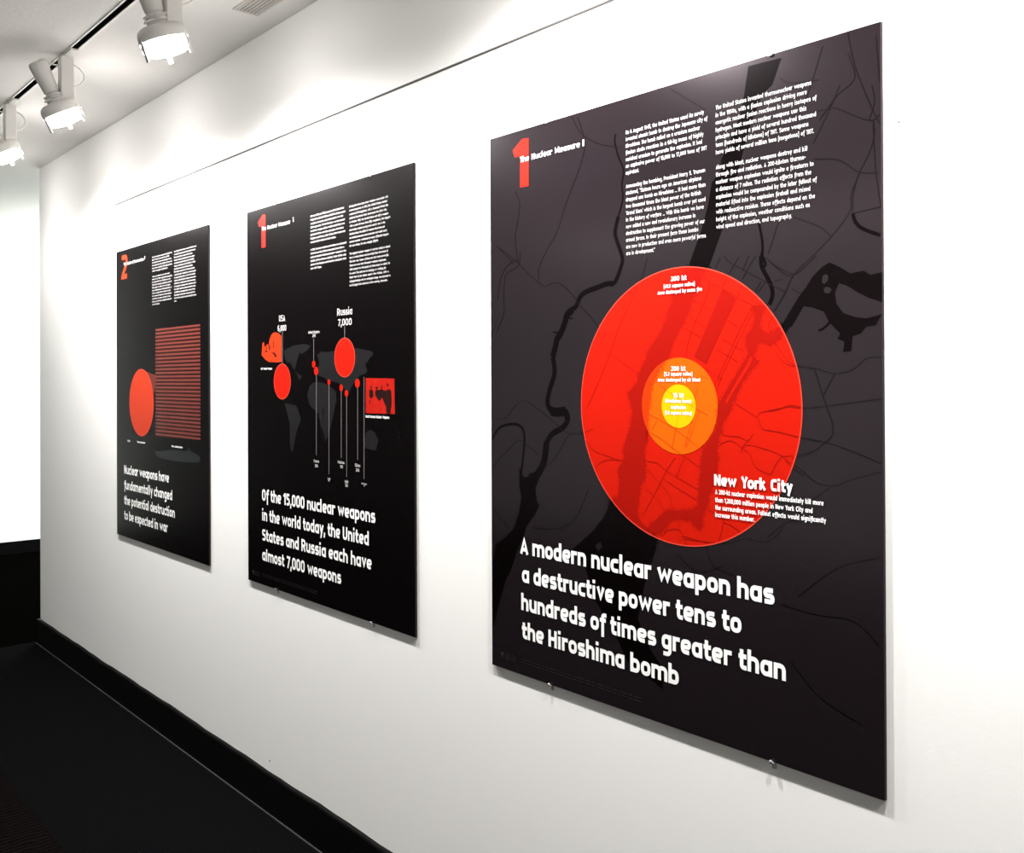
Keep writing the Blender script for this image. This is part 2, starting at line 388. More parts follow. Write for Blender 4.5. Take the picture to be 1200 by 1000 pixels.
# traced outlines and text positions, mm on each poster from its upper left corner
D = {}
X = {}
D['water'] = [[[715.1, 9.2], [705.9, 58.2], [694.7, 98.1], [679.9, 125.5], [655.4, 164], [655.3, 182.4], [634.3, 202.3], [626.4, 240.1], [610.5, 285],
    [580.4, 348.2], [556.4, 370.1], [537.6, 400.7], [543.2, 409.8], [529.9, 429.4], [525.3, 446.8], [506.8, 475.4], [481.4, 501.3], [473.4, 522.1],
    [457.3, 548.9], [451.2, 567], [426.7, 588.4], [435.6, 606.5], [438.8, 618.6], [440.8, 625.9], [434.5, 653.4], [424.1, 675.1], [413.7, 700.1],
    [418.5, 718.2], [401, 737.7], [404.2, 762.1], [398.5, 796.4], [379.5, 802.8], [370.8, 820.8], [357.8, 840.8], [327, 872.6], [263.2, 921.1],
    [303.2, 945.4], [333.7, 1014.1], [383.3, 1063], [421.5, 1119.1], [512.9, 1153.5], [513.1, 1112.6], [477.5, 1079.2], [450.3, 1029], [469.2, 956.2],
    [496.7, 890.2], [500.5, 867.1], [492.8, 862.1], [477.3, 849.1], [461.5, 841.8], [449.6, 828.1], [451.7, 806.7], [460, 766.8], [472, 750.9],
    [472.2, 720.9], [468.3, 700.2], [478.4, 669.8], [476.6, 648.9], [474.9, 683.2], [478.3, 658.5], [481.8, 621.6], [488.5, 578.6], [504.6, 548.2],
    [533.2, 514.4], [544.6, 488.5], [559.5, 465.8], [574.3, 446.3], [585.2, 424], [596.1, 401.9], [610.5, 374.6], [629.5, 349.6], [656.5, 292.1],
    [673.6, 254.4], [686.7, 210.5], [701.6, 161.5], [719.9, 110.8], [744.8, 64], [763.8, 53.7], [782.8, 11.5]], [[721.3, 432.2], [726, 445.9], [725.9,
    456.6], [719.5, 472.5], [708.1, 482.8], [706.5, 493.6], [712.8, 515.5], [703, 528.8], [683.2, 555.9], [666.4, 577.9], [649.4, 602.9], [644.2,
    614.2], [646.5, 626.5], [645.7, 640.4], [640.5, 654.6], [624.9, 672], [610.8, 692.4], [607.1, 718.1], [607, 735.1], [603.3, 758], [599.6, 792.4],
    [585.2, 803.7], [553.7, 807], [523.8, 811.5], [508.5, 821.9], [477.3, 849.1], [492.8, 862.1], [516, 850.5], [531.2, 831.2], [553.6, 822.9],
    [582.8, 822.7], [600.6, 837.8], [601, 840.4], [609.9, 830.9], [610, 811.1], [622.4, 790.2], [624.3, 773.1], [634.7, 755.4], [643.5, 726.9],
    [645.3, 710], [643.7, 690.6], [647.2, 671], [650.8, 654.2], [659.3, 634.5], [672.9, 617.6], [679.6, 599.7], [692.9, 577.7], [712.6, 547.9],
    [720.6, 542.6], [735, 529.3], [720.8, 521], [728.8, 510.4], [732, 499.8], [741.5, 494.8], [757, 503.2], [769.4, 495.7], [793.7, 475.6], [781.7,
    464.6], [760.2, 482.1], [747.9, 479], [735.4, 470.5], [741.8, 446.7], [749.7, 436.5], [741.9, 430.7]], [[657.4, 396.4], [685.7, 415], [620.5,
    533.1], [592.3, 518.4]], [[98.5, 755.7], [114, 777.6], [156.5, 768.8], [166.5, 773.6], [152.1, 797.2], [156.1, 825], [164.4, 835.5], [147.5,
    859.7], [121.9, 885.2], [113.1, 909], [95.6, 934.1], [68.8, 989.7], [50.7, 1015.7], [26.1, 1075], [2.6, 1136.8], [3.6, 988.4], [14.3, 937.6],
    [42.3, 923.4], [78.3, 895.9], [96.1, 859.3], [105, 824.1], [98.3, 796]], [[314, 888.6], [334.6, 867.8], [349.7, 884.2], [364.8, 871.5], [389.6,
    840], [404.2, 824.2], [423.2, 850.5], [441.9, 869.4], [432.2, 933.9], [403.7, 909.6], [374.3, 935.2], [334.3, 919]], [[870.9, 369.5], [888.1,
    377.8], [907.3, 390.5], [930.9, 388.2], [942.4, 395.7], [962.1, 393.1], [961.8, 440.1], [939.9, 432.2], [921.3, 422.3], [902.4, 409.9], [887.9,
    404.4], [880.5, 419.4], [882.8, 437.3], [894.9, 453.5], [916.4, 461.3], [935.1, 464.4], [961.7, 458.5], [951.1, 475.9], [935, 477.4], [925.6,
    487.8], [911.4, 491.7], [908.9, 515.7], [894.5, 516.7], [897, 500], [884.9, 495.1], [889.9, 486.4], [880.2, 477.2], [870.4, 467.8], [860.5,
    449.4], [840.4, 441.5], [822.5, 438.1], [801.4, 469.2], [785.3, 480.1], [780, 468.2], [812.1, 423.7], [827.8, 406.5], [840.7, 389.3], [858.5,
    375.1]]]
D['isle'] = [[[716.6, 519.6], [711.1, 531.6], [679.8, 575], [662.2, 601.4], [666.3, 602.1], [684.7, 576.4], [715.9, 535], [720.8, 523.2]], [[856.8,
    400.6], [858.4, 390.8], [864.4, 387.7], [869.3, 391.7], [867.3, 399.6], [861.3, 404.5]], [[859.8, 412.5], [864.3, 408.4], [872.2, 410.7], [875.1,
    415.4], [869.2, 420.4], [862.2, 418.1]], [[334.4, 900.7], [349.6, 891.5], [354.6, 901.8], [342.5, 912.1]]]
D['rivers'] = [
    [3.5, [[397.4, 65.5], [394.4, 81.4], [403.9, 111.8], [418.1, 142.7], [413.2, 170.3], [415.9, 199.1], [403.1, 232.9]]],
    [9, [[403.1, 232.9], [396.2, 253.4], [394.2, 267.5], [402.8, 289.9], [412.3, 312.2], [413.7, 324.7], [408.1, 337.8], [400.5, 353.6], [391.1, 366.5]]],
    [11, [[391.1, 366.5], [370.4, 365.4], [347.3, 370.1], [319.8, 375.1], [299.8, 382.2], [289.6, 392.9], [281.4, 405.3], [267, 413]]],
    [16, [[271.2, 411.8], [254.6, 422.5], [248.2, 436.6], [237.6, 456.5], [222.7, 473.5], [219.7, 483.7], [209.1, 511]]],
    [13, [[209.1, 511], [215.3, 544.2], [198.9, 582.8], [192.2, 610.7], [206.7, 629.8]]],
    [20, [[202.7, 627.1], [222.8, 629.4], [248.1, 626.1]]],
    [13, [[246.5, 623.4], [255.8, 642.2], [240, 661.7], [206.4, 676.7], [185.9, 699.8]]],
    [18, [[188.4, 696.9], [179.9, 739.2], [156.5, 768.8], [131.1, 776.3]]],
    [6, [[2.5, 696.8], [25.7, 672.2], [53.1, 662.5], [88.6, 659.6], [110.4, 669.2], [116.3, 691.8], [112.6, 726.2], [107.2, 755.2], [105.3, 778.2]]],
    [5, [[735, 285.7], [742.1, 320.6], [741.9, 345.3], [740.6, 343], [748.5, 360.8], [740.7, 366.6]]],
    [8, [[739.3, 345.1], [740.7, 363.9], [751.5, 383.5], [760.1, 400.1], [762.2, 416.1], [755.9, 431.6]]],
    [9, [[718.1, 26.7], [742.5, 19]]],
    [6, [[912.6, 294.6], [917.2, 308.4], [928.9, 320.7], [958.8, 335.1]]],
    [3, [[271, 430.5], [254.5, 428.3]]],
    [3, [[210, 456.9], [229.1, 459.1]]],
    [4, [[870.4, 467.8], [860.4, 476.3], [850.3, 480.4]]],
    [4, [[241.3, 620.2], [250.7, 653.6], [241, 660.6]]]]
D['roads'] = [
    [[891.3, 83.6], [872.4, 119.5], [842, 169.6]],
    [[849.9, 116.9], [867.5, 118.4], [884.7, 119.9], [941.5, 151.6], [962.2, 143.1]],
    [[948.4, 153.1], [950.6, 175], [941.2, 203.4], [924.8, 230.9], [910.4, 263.6], [907.9, 289.6], [881.1, 321.6], [843.5, 353.3], [804.5, 384], [785.7,
     417.3], [763.9, 444]],
    [[844.4, 195.9], [889.1, 205.1], [924.8, 230.9], [961.6, 236.2]],
    [[924.8, 230.9], [913.7, 264.1], [912.6, 294.6]],
    [[912.6, 294.6], [961.3, 290.5]],
    [[799.8, 284.2], [828.5, 297.1], [853.8, 309.3], [873.7, 327.4]],
    [[753.5, 353.7], [775.2, 369.8], [804.5, 384]],
    [[774.6, 290.2], [764.7, 317.2], [753.5, 344.2]],
    [[948.4, 157.4], [952.5, 235.6], [961.3, 292.6]],
    [[941.5, 151.6], [950.9, 123.5], [946.5, 96.6]],
    [[905.3, 35.4], [917.5, 78.4], [886.1, 99.8], [853.6, 133.5]],
    [[905.5, 1.1], [920.6, 67.8], [953.4, 148.6], [962.2, 161.6]],
    [[954.1, 20.1], [959.6, 94.1]],
    [[860.8, 12.1], [834.1, 82], [813.6, 119.2]],
    [[779.5, 45.2], [800.3, 59.2], [854, 66.1]],
    [[537.5, 7.2], [580, 37], [621, 65.8]],
    [[652.7, 339.1], [642.3, 357.7]],
    [[692.7, 343.1], [671, 371.3]],
    [[713.8, 342.5], [700.7, 368.4]],
    [[728.2, 343.9], [700.6, 382]],
    [[661.1, 337.2], [671.1, 349.2], [704, 367.3], [742.1, 388.1], [788.1, 412.7]],
    [[748.6, 348.7], [767.1, 366.3], [801.7, 385.1], [846.9, 355.9]],
    [[801.7, 385.1], [785, 415.1], [766.6, 442.8]],
    [[801.5, 407.1], [811.8, 414.4], [820.6, 415]],
    [[766.9, 391.4], [782.2, 390]],
    [[748.4, 391.2], [732.6, 408.7]],
    [[739, 390.5], [726.2, 408.3]],
    [[626.6, 381.5], [657.4, 396.4], [685.7, 412.2], [722.9, 430.9], [735.6, 435.7]],
    [[624.9, 378.6], [626.5, 398.4], [596.3, 453.1], [583.6, 478.2], [576.2, 500.9], [572.5, 518]],
    [[593, 413], [631.5, 433.7]],
    [[582, 445.2], [617.4, 463.9]],
    [[569.2, 463.3], [608.5, 482]],
    [[665.9, 379.1], [654, 397.6]],
    [[697.3, 398], [687.3, 416.4], [618.8, 530.2]],
    [[721.3, 434.9], [696.8, 468.8], [646.2, 558.5], [637.6, 575.2]],
    [[727.6, 437.9], [703.3, 471.8], [653, 558.5], [646.1, 580.7]],
    [[667.2, 453.7], [696.8, 470.2]],
    [[655.2, 486.4], [703.1, 511.2]],
    [[641.4, 504.1], [691.6, 530]],
    [[620.4, 541.5], [658.1, 561.3]],
    [[766.3, 495.6], [778.4, 511.7], [793.4, 530.3], [811.1, 537.1], [840.1, 543.8]],
    [[763.5, 453.2], [754.2, 463.3], [758.7, 479.4]],
    [[768.9, 513.2], [785, 532.2], [814.1, 539.6], [842.4, 542.2], [879.7, 551.5], [911.1, 545.2], [934.7, 528.1], [959.9, 526.4]],
    [[842.4, 542.2], [849.8, 564.8], [859.7, 594], [874.3, 631.7], [874.2, 651.8], [859.3, 665.9], [831.3, 685.4], [800, 694.1]],
    [[879.7, 551.5], [857.2, 589.6]],
    [[751.9, 614.4], [779.2, 609.1], [797.9, 604.1], [824, 608.2], [859.6, 605.3], [959.6, 591.4]],
    [[751.7, 647.4], [821.2, 658.6], [859.3, 663.6], [910.4, 676.6], [959, 693.2]],
    [[784.1, 695], [820.8, 715.7], [846.3, 732], [881.1, 733.7], [905.3, 722.9], [958.9, 706]],
    [[871.3, 736.7], [830.8, 765]],
    [[750.6, 834], [783.4, 806.7], [820.4, 793.5]],
    [[682.9, 602.3], [705.7, 614.1], [731.2, 628.3], [742.2, 646.7], [777.6, 650.6], [819.2, 659.3], [850.5, 664.3]],
    [[731.3, 627], [737.6, 617.4], [765.6, 614.2], [789.9, 607.1], [822.4, 609.1], [850.8, 607.2]],
    [[652.4, 658.3], [669.2, 661.7], [692.4, 662.1], [710.2, 668.1], [721.6, 655.5]],
    [[650.6, 677.8], [669.2, 670], [685.8, 673.3], [698.8, 682.2], [714.9, 692.2], [722.8, 710.6], [740.2, 720.1], [758.8, 724.1]],
    [[698.8, 679.5], [715, 676], [746.6, 681.1], [768.2, 686.5], [780.4, 691.1], [792.4, 690.4], [819, 686.3], [850.4, 675.7]],
    [[780.4, 691.1], [768.1, 705], [758.8, 724.1]],
    [[780.4, 691.1], [801.2, 710.7], [821.7, 722.1]],
    [[710.2, 668.1], [698.8, 682.2], [695.5, 691.9]],
    [[620.6, 798.8], [644.7, 804.7], [656.5, 817.3], [644.4, 860.4]],
    [[656.5, 817.3], [678.3, 823.2], [694.7, 832.2]],
    [[563.1, 859.3], [609.8, 857.8], [668.1, 854.6], [701.1, 842.3], [745.7, 842.1], [770.5, 825.9], [779.7, 811.7]],
    [[478.6, 321.9], [472.6, 342.3], [464.5, 359.6], [456.5, 371], [440.2, 397], [398.5, 465.2], [377.1, 511], [337.7, 579.7], [310.8, 621.3]],
    [[342.9, 453.5], [355.8, 482.3], [366.4, 501.4], [389.8, 514.4], [423, 531.9], [457.3, 548.9]],
    [[292.4, 667.9], [314.8, 692.6], [336.9, 707.3], [371.5, 714.8], [409.4, 721.8]],
    [[336.7, 742], [349.8, 730.1], [375.7, 722.3], [417.7, 721.3]],
    [[478.1, 719.1], [501.4, 720.6], [516.7, 729.9], [539.3, 740], [601, 763.9]],
    [[478, 735.5], [508.9, 759.9], [531.5, 778.6], [538.9, 804.1]],
    [[469.9, 772], [497.2, 787.5], [518.1, 809.1]],
    [[518.5, 750.3], [557.7, 767.6], [597.4, 782.7]],
    [[546.9, 707.5], [524.3, 735.3], [497.2, 778.6], [465.6, 823.4]],
    [[569, 706.2], [550.4, 742.1]],
    [[563.6, 700.8], [608.3, 725.1]],
    [[512.1, 859.8], [531.1, 845.8], [553.5, 843.2], [568.1, 855.9], [571.6, 872.7]],
    [[553.6, 825.8], [553.5, 843.2]],
    [[560.8, 853.9], [622.6, 859.1]],
    [[482.6, 627.8], [513.5, 638.8], [554.6, 657.9], [605, 687.1]],
    [[482.4, 660.6], [513.2, 674.2], [547, 693], [563.6, 700.8]],
    [[554.8, 628.9], [539.6, 690.5]],
    [[501.9, 639.2], [490.2, 657.4]],
    [[605.5, 616.3], [572.8, 688.8]],
    [[591.2, 628], [569.1, 686.1]],
    [[510.1, 569.9], [540.2, 587.4], [624, 626]],
    [[609.4, 552.8], [624.4, 558.5]],
    [[602.2, 569.8], [591.3, 604], [576.7, 632.9]],
    [[18.1, 249], [59.2, 272.2], [96.9, 297.5], [133.5, 325.2], [164.8, 345.8], [180.2, 354.5], [191.1, 356.2], [212.8, 350.5], [234.1, 354.2], [254.9,
     367.4], [279.5, 389.4], [291.6, 403], [319.5, 425.9], [346.7, 452.6]],
    [[288.2, 9], [308.8, 65.1], [298.1, 107.7], [251.7, 187.3], [226.3, 239.4], [200.4, 268.8], [173.9, 301.8], [165, 321.9], [167, 343]],
    [[88.4, 135.5], [104, 166.5], [92.7, 217.2], [87.8, 244.3], [96.9, 297.5]],
    [[105.4, 272.3], [101.5, 297.9], [92.1, 306.2], [61.3, 315.9], [51.7, 327.5], [46.6, 370.8], [48.8, 402.1], [38.9, 423.5], [19.2, 450.8]],
    [[96.9, 288.3], [63.8, 297.5], [44.5, 314.4], [29.7, 344.5], [24.6, 375.6]],
    [[272.3, 5.7], [298.5, 44.6], [349.8, 76.6], [408.8, 94.8]],
    [[16.7, 651.9], [53.2, 645], [88.9, 615.2], [115.1, 606.2], [140.7, 614.3], [190.4, 638.5], [230.5, 662.1], [261.8, 674.5], [300, 670.3], [329.8,
     661.2]],
    [[277.2, 671.2], [254, 680.3], [222.2, 720.1], [197.9, 740.8], [177.4, 750.5]],
    [[6.7, 758.9], [52.7, 723.8], [97.2, 695.5], [131.6, 708.1], [161, 723.5]],
    [[6, 856.7], [33.5, 877.5], [60.5, 897.9]],
    [[138.9, 886.1], [221.2, 879.4], [276.1, 851.6], [314.2, 789.1]],
    [[5.6, 922], [51.1, 957.3]],
    [[18.1, 430.3], [4.1, 453.4]],
    [[774.1, 944.7], [842.2, 950.4], [912.4, 949], [954.4, 980.1]],
    [[549.3, 890], [599.5, 916], [663.5, 893.7]],
    [[808.8, 926.6], [881.5, 868.2], [955.3, 840.7]],
    [[794.4, 1037.4], [848, 1084.3], [923.7, 1110.8]],
    [[616.1, 861.4], [632, 898.2], [678.8, 910.5]],
    [[31.5, 257.7], [81.2, 295.1]]]
D['one'] = [
    [81.1, 41.1],
    [113.1, 21.2],
    [134.8, 23.4],
    [134.2, 129.8],
    [106.4, 128.4],
    [106.8, 58.8],
    [88.6, 58.5]]
D['cont'] = [
    [[253.6, 467.1], [291.6, 456.9], [319.7, 451], [383.5, 448.5], [420.8, 454], [410.1, 466.7], [383.4, 474.8], [372.5, 478.9], [356.3, 474.1], [342.4,
     496], [328.4, 522.4], [317.3, 524.5], [300.7, 504.2], [277.1, 503.8], [263, 490]],
    [[462.3, 485.3], [488.1, 473], [521.7, 478.1], [554.7, 474.7], [611.2, 469.9], [688.9, 470], [763.2, 480], [768.9, 490], [748.4, 499.4], [737.3,
     511.2], [726.1, 511], [739.3, 535.1], [722.2, 542.9], [703.5, 544.8], [680.6, 558.8], [657.4, 575], [641.8, 595.5], [622.2, 585.4], [586.5,
     566.9], [562.3, 562.7], [529.4, 562.7], [504.4, 549.9], [470.5, 545.5], [466.4, 524], [479.3, 507]],
    [[418.2, 575.6], [435.8, 566.9], [461.8, 562.6], [504.3, 566.9], [545.8, 579.5], [570.2, 591.9], [574, 621.1], [553.5, 642.3], [541, 676.2], [496.6,
     640.8], [488.3, 718.7], [503.6, 741.3], [488.4, 710.9], [473.3, 656.9], [418.1, 634.5], [402.2, 602.9]],
    [[512.1, 625.1], [549.9, 609.2], [572.4, 593.7], [564.6, 639.5], [534.2, 709.2], [511.2, 737.1], [488.6, 687.6]],
    [[259.3, 629], [336.1, 635.9], [365.7, 675.5], [335.5, 716.9], [309.7, 783], [292.8, 759.4], [293.3, 693.9]],
    [[713.4, 724.2], [733.9, 701.5], [754.1, 693.5], [773.9, 699.9], [793.4, 720.6], [780.1, 749.8], [747, 748], [726.8, 745.4]],
    [[328.4, 526.8], [346.6, 540.3], [373.8, 544.9], [355.6, 558.1]]]
D['lines'] = [
    [[246.6, 403.8], [245.8, 510.7]],
    [[620.8, 404.7], [620.5, 441]],
    [[443.8, 434.8], [443.3, 503.3]],
    [[458.8, 536.4], [457, 780.4]],
    [[532.1, 566.8], [530.2, 832]],
    [[600.8, 583.8], [599.4, 780.1]],
    [[630, 598.1], [628.4, 832.2]],
    [[688.8, 569.2], [687.3, 780.4]],
    [[722.1, 550.3], [720.1, 831.3]]]
D['dots'] = [[443.7, 510.2, 10.2], [457.8, 530.9, 12.7], [532.1, 564.3, 8.2], [600.9, 580.2, 9.8], [629.6, 595.7, 9.5], [687.9, 567.3, 12.7]]
D['ph2'] = [[730.9, 552.9], [871.4, 554.9], [873.2, 648.6], [730.2, 649.3]]
D['fig2'] = [
    [[754.1, 577.5], [758, 573.3], [762.6, 576.1], [761, 582.3], [757.9, 583.1]],
    [[748.8, 587.3], [757.9, 583.1], [768.1, 586.5], [770.1, 601.1], [760.3, 609.5], [748.7, 604.1]],
    [[779.7, 581.6], [783.5, 576.7], [791.1, 576.7], [790.6, 582.2], [784.7, 584.3]],
    [[807.4, 575.9], [811.2, 572.5], [814.9, 575.9], [812.4, 581.4], [808.7, 581.4]],
    [[778.3, 589.9], [784.7, 584.3], [801.1, 585.6], [811.2, 581.4], [821.1, 586.9], [835.9, 587.5], [830.9, 603.2], [835.7, 616.8], [820.9, 615.6],
     [813.5, 606.1], [803.4, 613.1], [795.9, 614.6], [783.3, 603.7], [778.3, 599.6]],
    [[834.8, 570.4], [839.7, 566.3], [844.6, 570.4], [842.1, 575.9], [837.2, 575.9]],
    [[829.7, 589.6], [835.9, 585.4], [845.7, 582], [855.5, 587.3], [858.9, 611], [857.1, 628.7], [851.4, 649.2], [833, 648.2], [831.9, 630.5], [820.9,
     617], [816, 606.1]],
    [[749.9, 612.5], [755.1, 612.4], [752.5, 623.6], [748.6, 623.7]]]
D['ph1'] = [
    [103, 475.4],
    [106.8, 455.6],
    [110.6, 435.8],
    [121.5, 434.5],
    [123.1, 449.4],
    [135.8, 446.5],
    [144.8, 440.2],
    [153.6, 447],
    [159.1, 427.5],
    [171.6, 413.3],
    [185.7, 406.5],
    [206.6, 406.5],
    [227.2, 412.1],
    [240.8, 419.1],
    [240.2, 500.9],
    [216.2, 501.3],
    [156.8, 499.5],
    [128.2, 490.8]]
D['fig1'] = [[[128.5, 462.8], [141, 459.8], [142.8, 466.4], [132, 467.8]], [[171.1, 470.4], [192.2, 469.3], [206, 477.7], [204.2, 485.8], [195.6,
    484], [190.4, 475.7]], [[153.6, 447], [162.5, 444], [164.2, 457.1], [157, 463.5]], [[185.5, 433.3], [189, 431.8], [190.5, 454.6], [185.3, 456.1]],
    [[135.7, 449.8], [141.1, 446.6], [142.8, 456.6], [137.5, 458.1]]]
D['sub'] = [
    [453.5, 831.6],
    [490.8, 837.4],
    [611.8, 823.3],
    [764.1, 820.4],
    [775.2, 809.6],
    [797.2, 809.9],
    [804.4, 820.5],
    [863.4, 826.6],
    [889.6, 840.8],
    [880.8, 852],
    [836.5, 858.3],
    [669.7, 865],
    [511.2, 861.7],
    [453.3, 852.7]]
D['cone'] = [[324.8, 515.7], [462.9, 536.4], [439.7, 608.6], [387.2, 576.4]]
D['strip'] = [[454.1, 352.1], [890.7, 355.4], [887.3, 774.4], [450.5, 779.2]]
X['b3a'] = [[424.6, 72.7], [423, 313.2], 19, [617.7, 625.4, 608.8, 616.6, 613.4, 624, 459.1, 0, 620.4, 611.3, 620.8, 610.3, 620.8, 616.6, 597.5,
    618.7, 603.9, 621.2, 499.2]]
X['b3b'] = [[644.4, 71.1], [643.1, 287.3], 17, [839.6, 831.2, 848.8, 830.3, 848.3, 834, 844.2, 0, 832.1, 828.4, 843.3, 838.7, 848.5, 836.8, 845.7,
    835.9, 801.8]]
X['b2a'] = [[427.6, 71.5], [426.5, 227.5], 15, [620.5, 627.2, 614.9, 623.3, 623.3, 616.6, 624.9, 574.2, 0, 631.6, 619.4, 629.9, 629.9, 629.9, 492.4]]
X['b2b'] = [[649.2, 73.1], [647.6, 294.9], 21, [845, 839.2, 845, 839.2, 846.5, 854.8, 830.3, 827.8, 839.2, 846.5, 796.9, 0, 853.8, 842.6, 847.5,
    834.2, 852.4, 834.2, 846, 854.8, 841.1]]
X['b1a'] = [[422.1, 67.3], [420.5, 255.8], 18, [625.8, 601.1, 622.9, 628, 628, 584.2, 0, 604, 628, 615.7, 622.9, 609.8, 622.9, 611.3, 620.7, 611.3,
    622.9, 498.2]]
X['b1b'] = [[648.8, 68], [647.2, 256.7], 18, [858.5, 851.9, 825.5, 844, 838.7, 848.6, 824.1, 844, 855.2, 850, 855.2, 848.6, 855.2, 850, 845.3, 845.3,
    857.2, 670.9]]
X['h3'] = [[[107.1, 948.4], [106.7, 1011.4], [106.3, 1074.2], [105.9, 1137.2]], [762.4, 694.6, 785.3, 552.7], [101.3, 107.1, 104.2, 105.6], 36.5]
X['h2'] = [[[110.9, 947.2], [110.4, 1011.8], [109.9, 1076.2], [109.4, 1140.8]], [776.1, 743.9, 757.3, 596], [103.5, 103.5, 103.5, 103.5], 0]
X['h1'] = [[[101.1, 952.2], [100.5, 1017.5], [99.9, 1082], [99.4, 1146.3]], [590.1, 622.6, 648, 575.4], [92.3, 92.3, 92.3, 92.3], 0]
X['nyc'] = [[638.6, 752.3], [800, 750.8]]
X['nyt'] = [[[640.4, 768.1], [640.3, 782.6], [640.2, 796.4], [640.1, 809.5]], [859.2, 838.7, 863.1, 724.6]]
X['title3'] = [[105.9, 73.5], [295.7, 75.7], [307.5, 73.3]]
X['title2'] = [[108.5, 74], [299.4, 73.7], [321.3, 71.2]]
X['title1'] = [[93.1, 67.4], [328.6, 64.9], [343, 64.5]]
X['two'] = [[61.9, 20.6], [139.3, 134.7]]
X['one2'] = [[87.6, 16.5], [138.2, 126.2]]
X['lab'] = {}
X['lab']['a1'] = [558, 369.4]
X['lab']['a2'] = [558.9, 382.4]
X['lab']['a3'] = [559.8, 393.7]
X['lab']['b1'] = [555.9, 539.4]
X['lab']['b2'] = [555.8, 549.5]
X['lab']['b3'] = [556.8, 560.6]
X['lab']['c1'] = [556.6, 590]
X['lab']['c2'] = [555.5, 600.5]
X['lab']['c3'] = [556, 612.2]
X['lab']['c4'] = [555.4, 623]
X['labw'] = {}
X['labw']['a1'] = 37.6
X['labw']['a2'] = 74.1
X['labw']['a3'] = 106.4
X['labw']['b1'] = 34.8
X['labw']['b2'] = 67.5
X['labw']['b3'] = 102.3
X['labw']['c1'] = 25.6
X['labw']['c2'] = 62.5
X['labw']['c3'] = 35.8
X['labw']['c4'] = 63.5
X['l2'] = {}
X['l2']['usa'] = [244.7, 363.6]
X['l2']['n1'] = [244.4, 394.4]
X['l2']['rus'] = [621.1, 363.6]
X['l2']['n2'] = [621.8, 393.8]
X['l2']['uk'] = [445.4, 415]
X['l2']['n3'] = [445.4, 425.9]
X['l2']['fr'] = [457.9, 798.1]
X['l2']['frn'] = [457.8, 812]
X['l2']['isr'] = [530.6, 844.4]
X['l2']['isrn'] = [530.5, 850.1]
X['l2']['pak'] = [599.3, 793]
X['l2']['pakn'] = [600.6, 805.1]
X['l2']['ind'] = [628.3, 845.5]
X['l2']['indn'] = [628.2, 856.4]
X['l2']['chi'] = [687.2, 795.8]
X['l2']['chin'] = [687.1, 808.9]
X['l2']['nk'] = [720.9, 844.2]
X['l2']['nkn'] = [721.3, 849.5]
X['l2']['cap1'] = [99, 519.7]
X['l2']['cap2'] = [730.6, 658.9]
X['l1'] = {}
X['l1']['a'] = [148.8, 811.5]
X['l1']['b'] = [293.3, 810.8]
X['l1']['c'] = [671, 809.7]
X['foot'] = [[31.4, 1194.8], [102.6, 1189.9], [459.3, 1189.3]]
X['clips'] = [[0, 760.8, 0], [0, 197.2, 0], [0, 756.9, 1], [0, 197, 1], [1, 208.5, 0], [1, 762, 0], [1, 200.5, 1], [1, 757.8, 1], [2, 763.7, 0]]
X['c_out'] = [558.1, 610.3, 262.1]
X['c_mid'] = [555.4, 609.8, 90.8]
X['c_in'] = [555.5, 610.4, 40.8]
X['c_rus'] = [619.9, 494.4, 56.2]
X['c_usa'] = [244.3, 562, 56]
X['c_p1'] = [296.4, 646.9, 137.4]

# ------------------------------------------------------------------ the posters
PW, PH, PT = .962, 1.22, .0067
BOTTOM = EYE + .5587 - PH
def poster(x0, label, sheet):
    root = thing('exhibition_poster', label, 'poster', (x0 + PW / 2, 0, BOTTOM), 'nuclear exhibition posters on the white wall')
    P = dict(root=root, w=PW, h=PH)
    b = from_bm('board', box_bm(-PW / 2, PW / 2, .0006, PT, 0, PH, .0006), m_edge, root)
    f = Flat(); f.poly([(.5, .5), (962 - .5, .5), (962 - .5, 1219.5), (.5, 1219.5)])
    bm = box_bm(-PW / 2 + .0004, PW / 2 - .0004, 0, .0008, .0004, PH - .0004)
    from_bm('printed_sheet', bm, sheet, root)
    return P
def columns(P, a, b, la, lb, cap, layer, wt=1.55):
    for (st, en, n, ends), lines in ((a, la), (b, lb)):
        f = Flat(); k = 0
        for i, e in enumerate(ends):
            if not e: continue
            y = st[1] + (en[1] - st[1]) * i / (n - 1)
            f.text(lines[k], st[0], y, cap, end=e, weight=wt, seg=2); k += 1
        f.build('text_column', m_small, P, layer)
def headline(P, h, lines, cap, layer, wt=1.56):
    for (p, e, l, t) in zip(h[0], h[1], h[2], lines):
        f = Flat(); f.text(t, l, p[1], cap, end=e, weight=wt, seg=6, space=2.5); f.build('headline_line', m_white, P, layer)
def one(P, layer, m=m_red):
    f = Flat(); f.poly(D['one']); f.build('numeral', m, P, layer)
def title(P, text, t, layer):
    f = Flat(); f.text(text, t[0][0], t[0][1] , 13.0, end=t[1][0], weight=1.5, seg=4); f.text('I', t[2][0] - 3, t[2][1], 14, weight=2.3)
    f.build('series_title', m_small, P, layer)

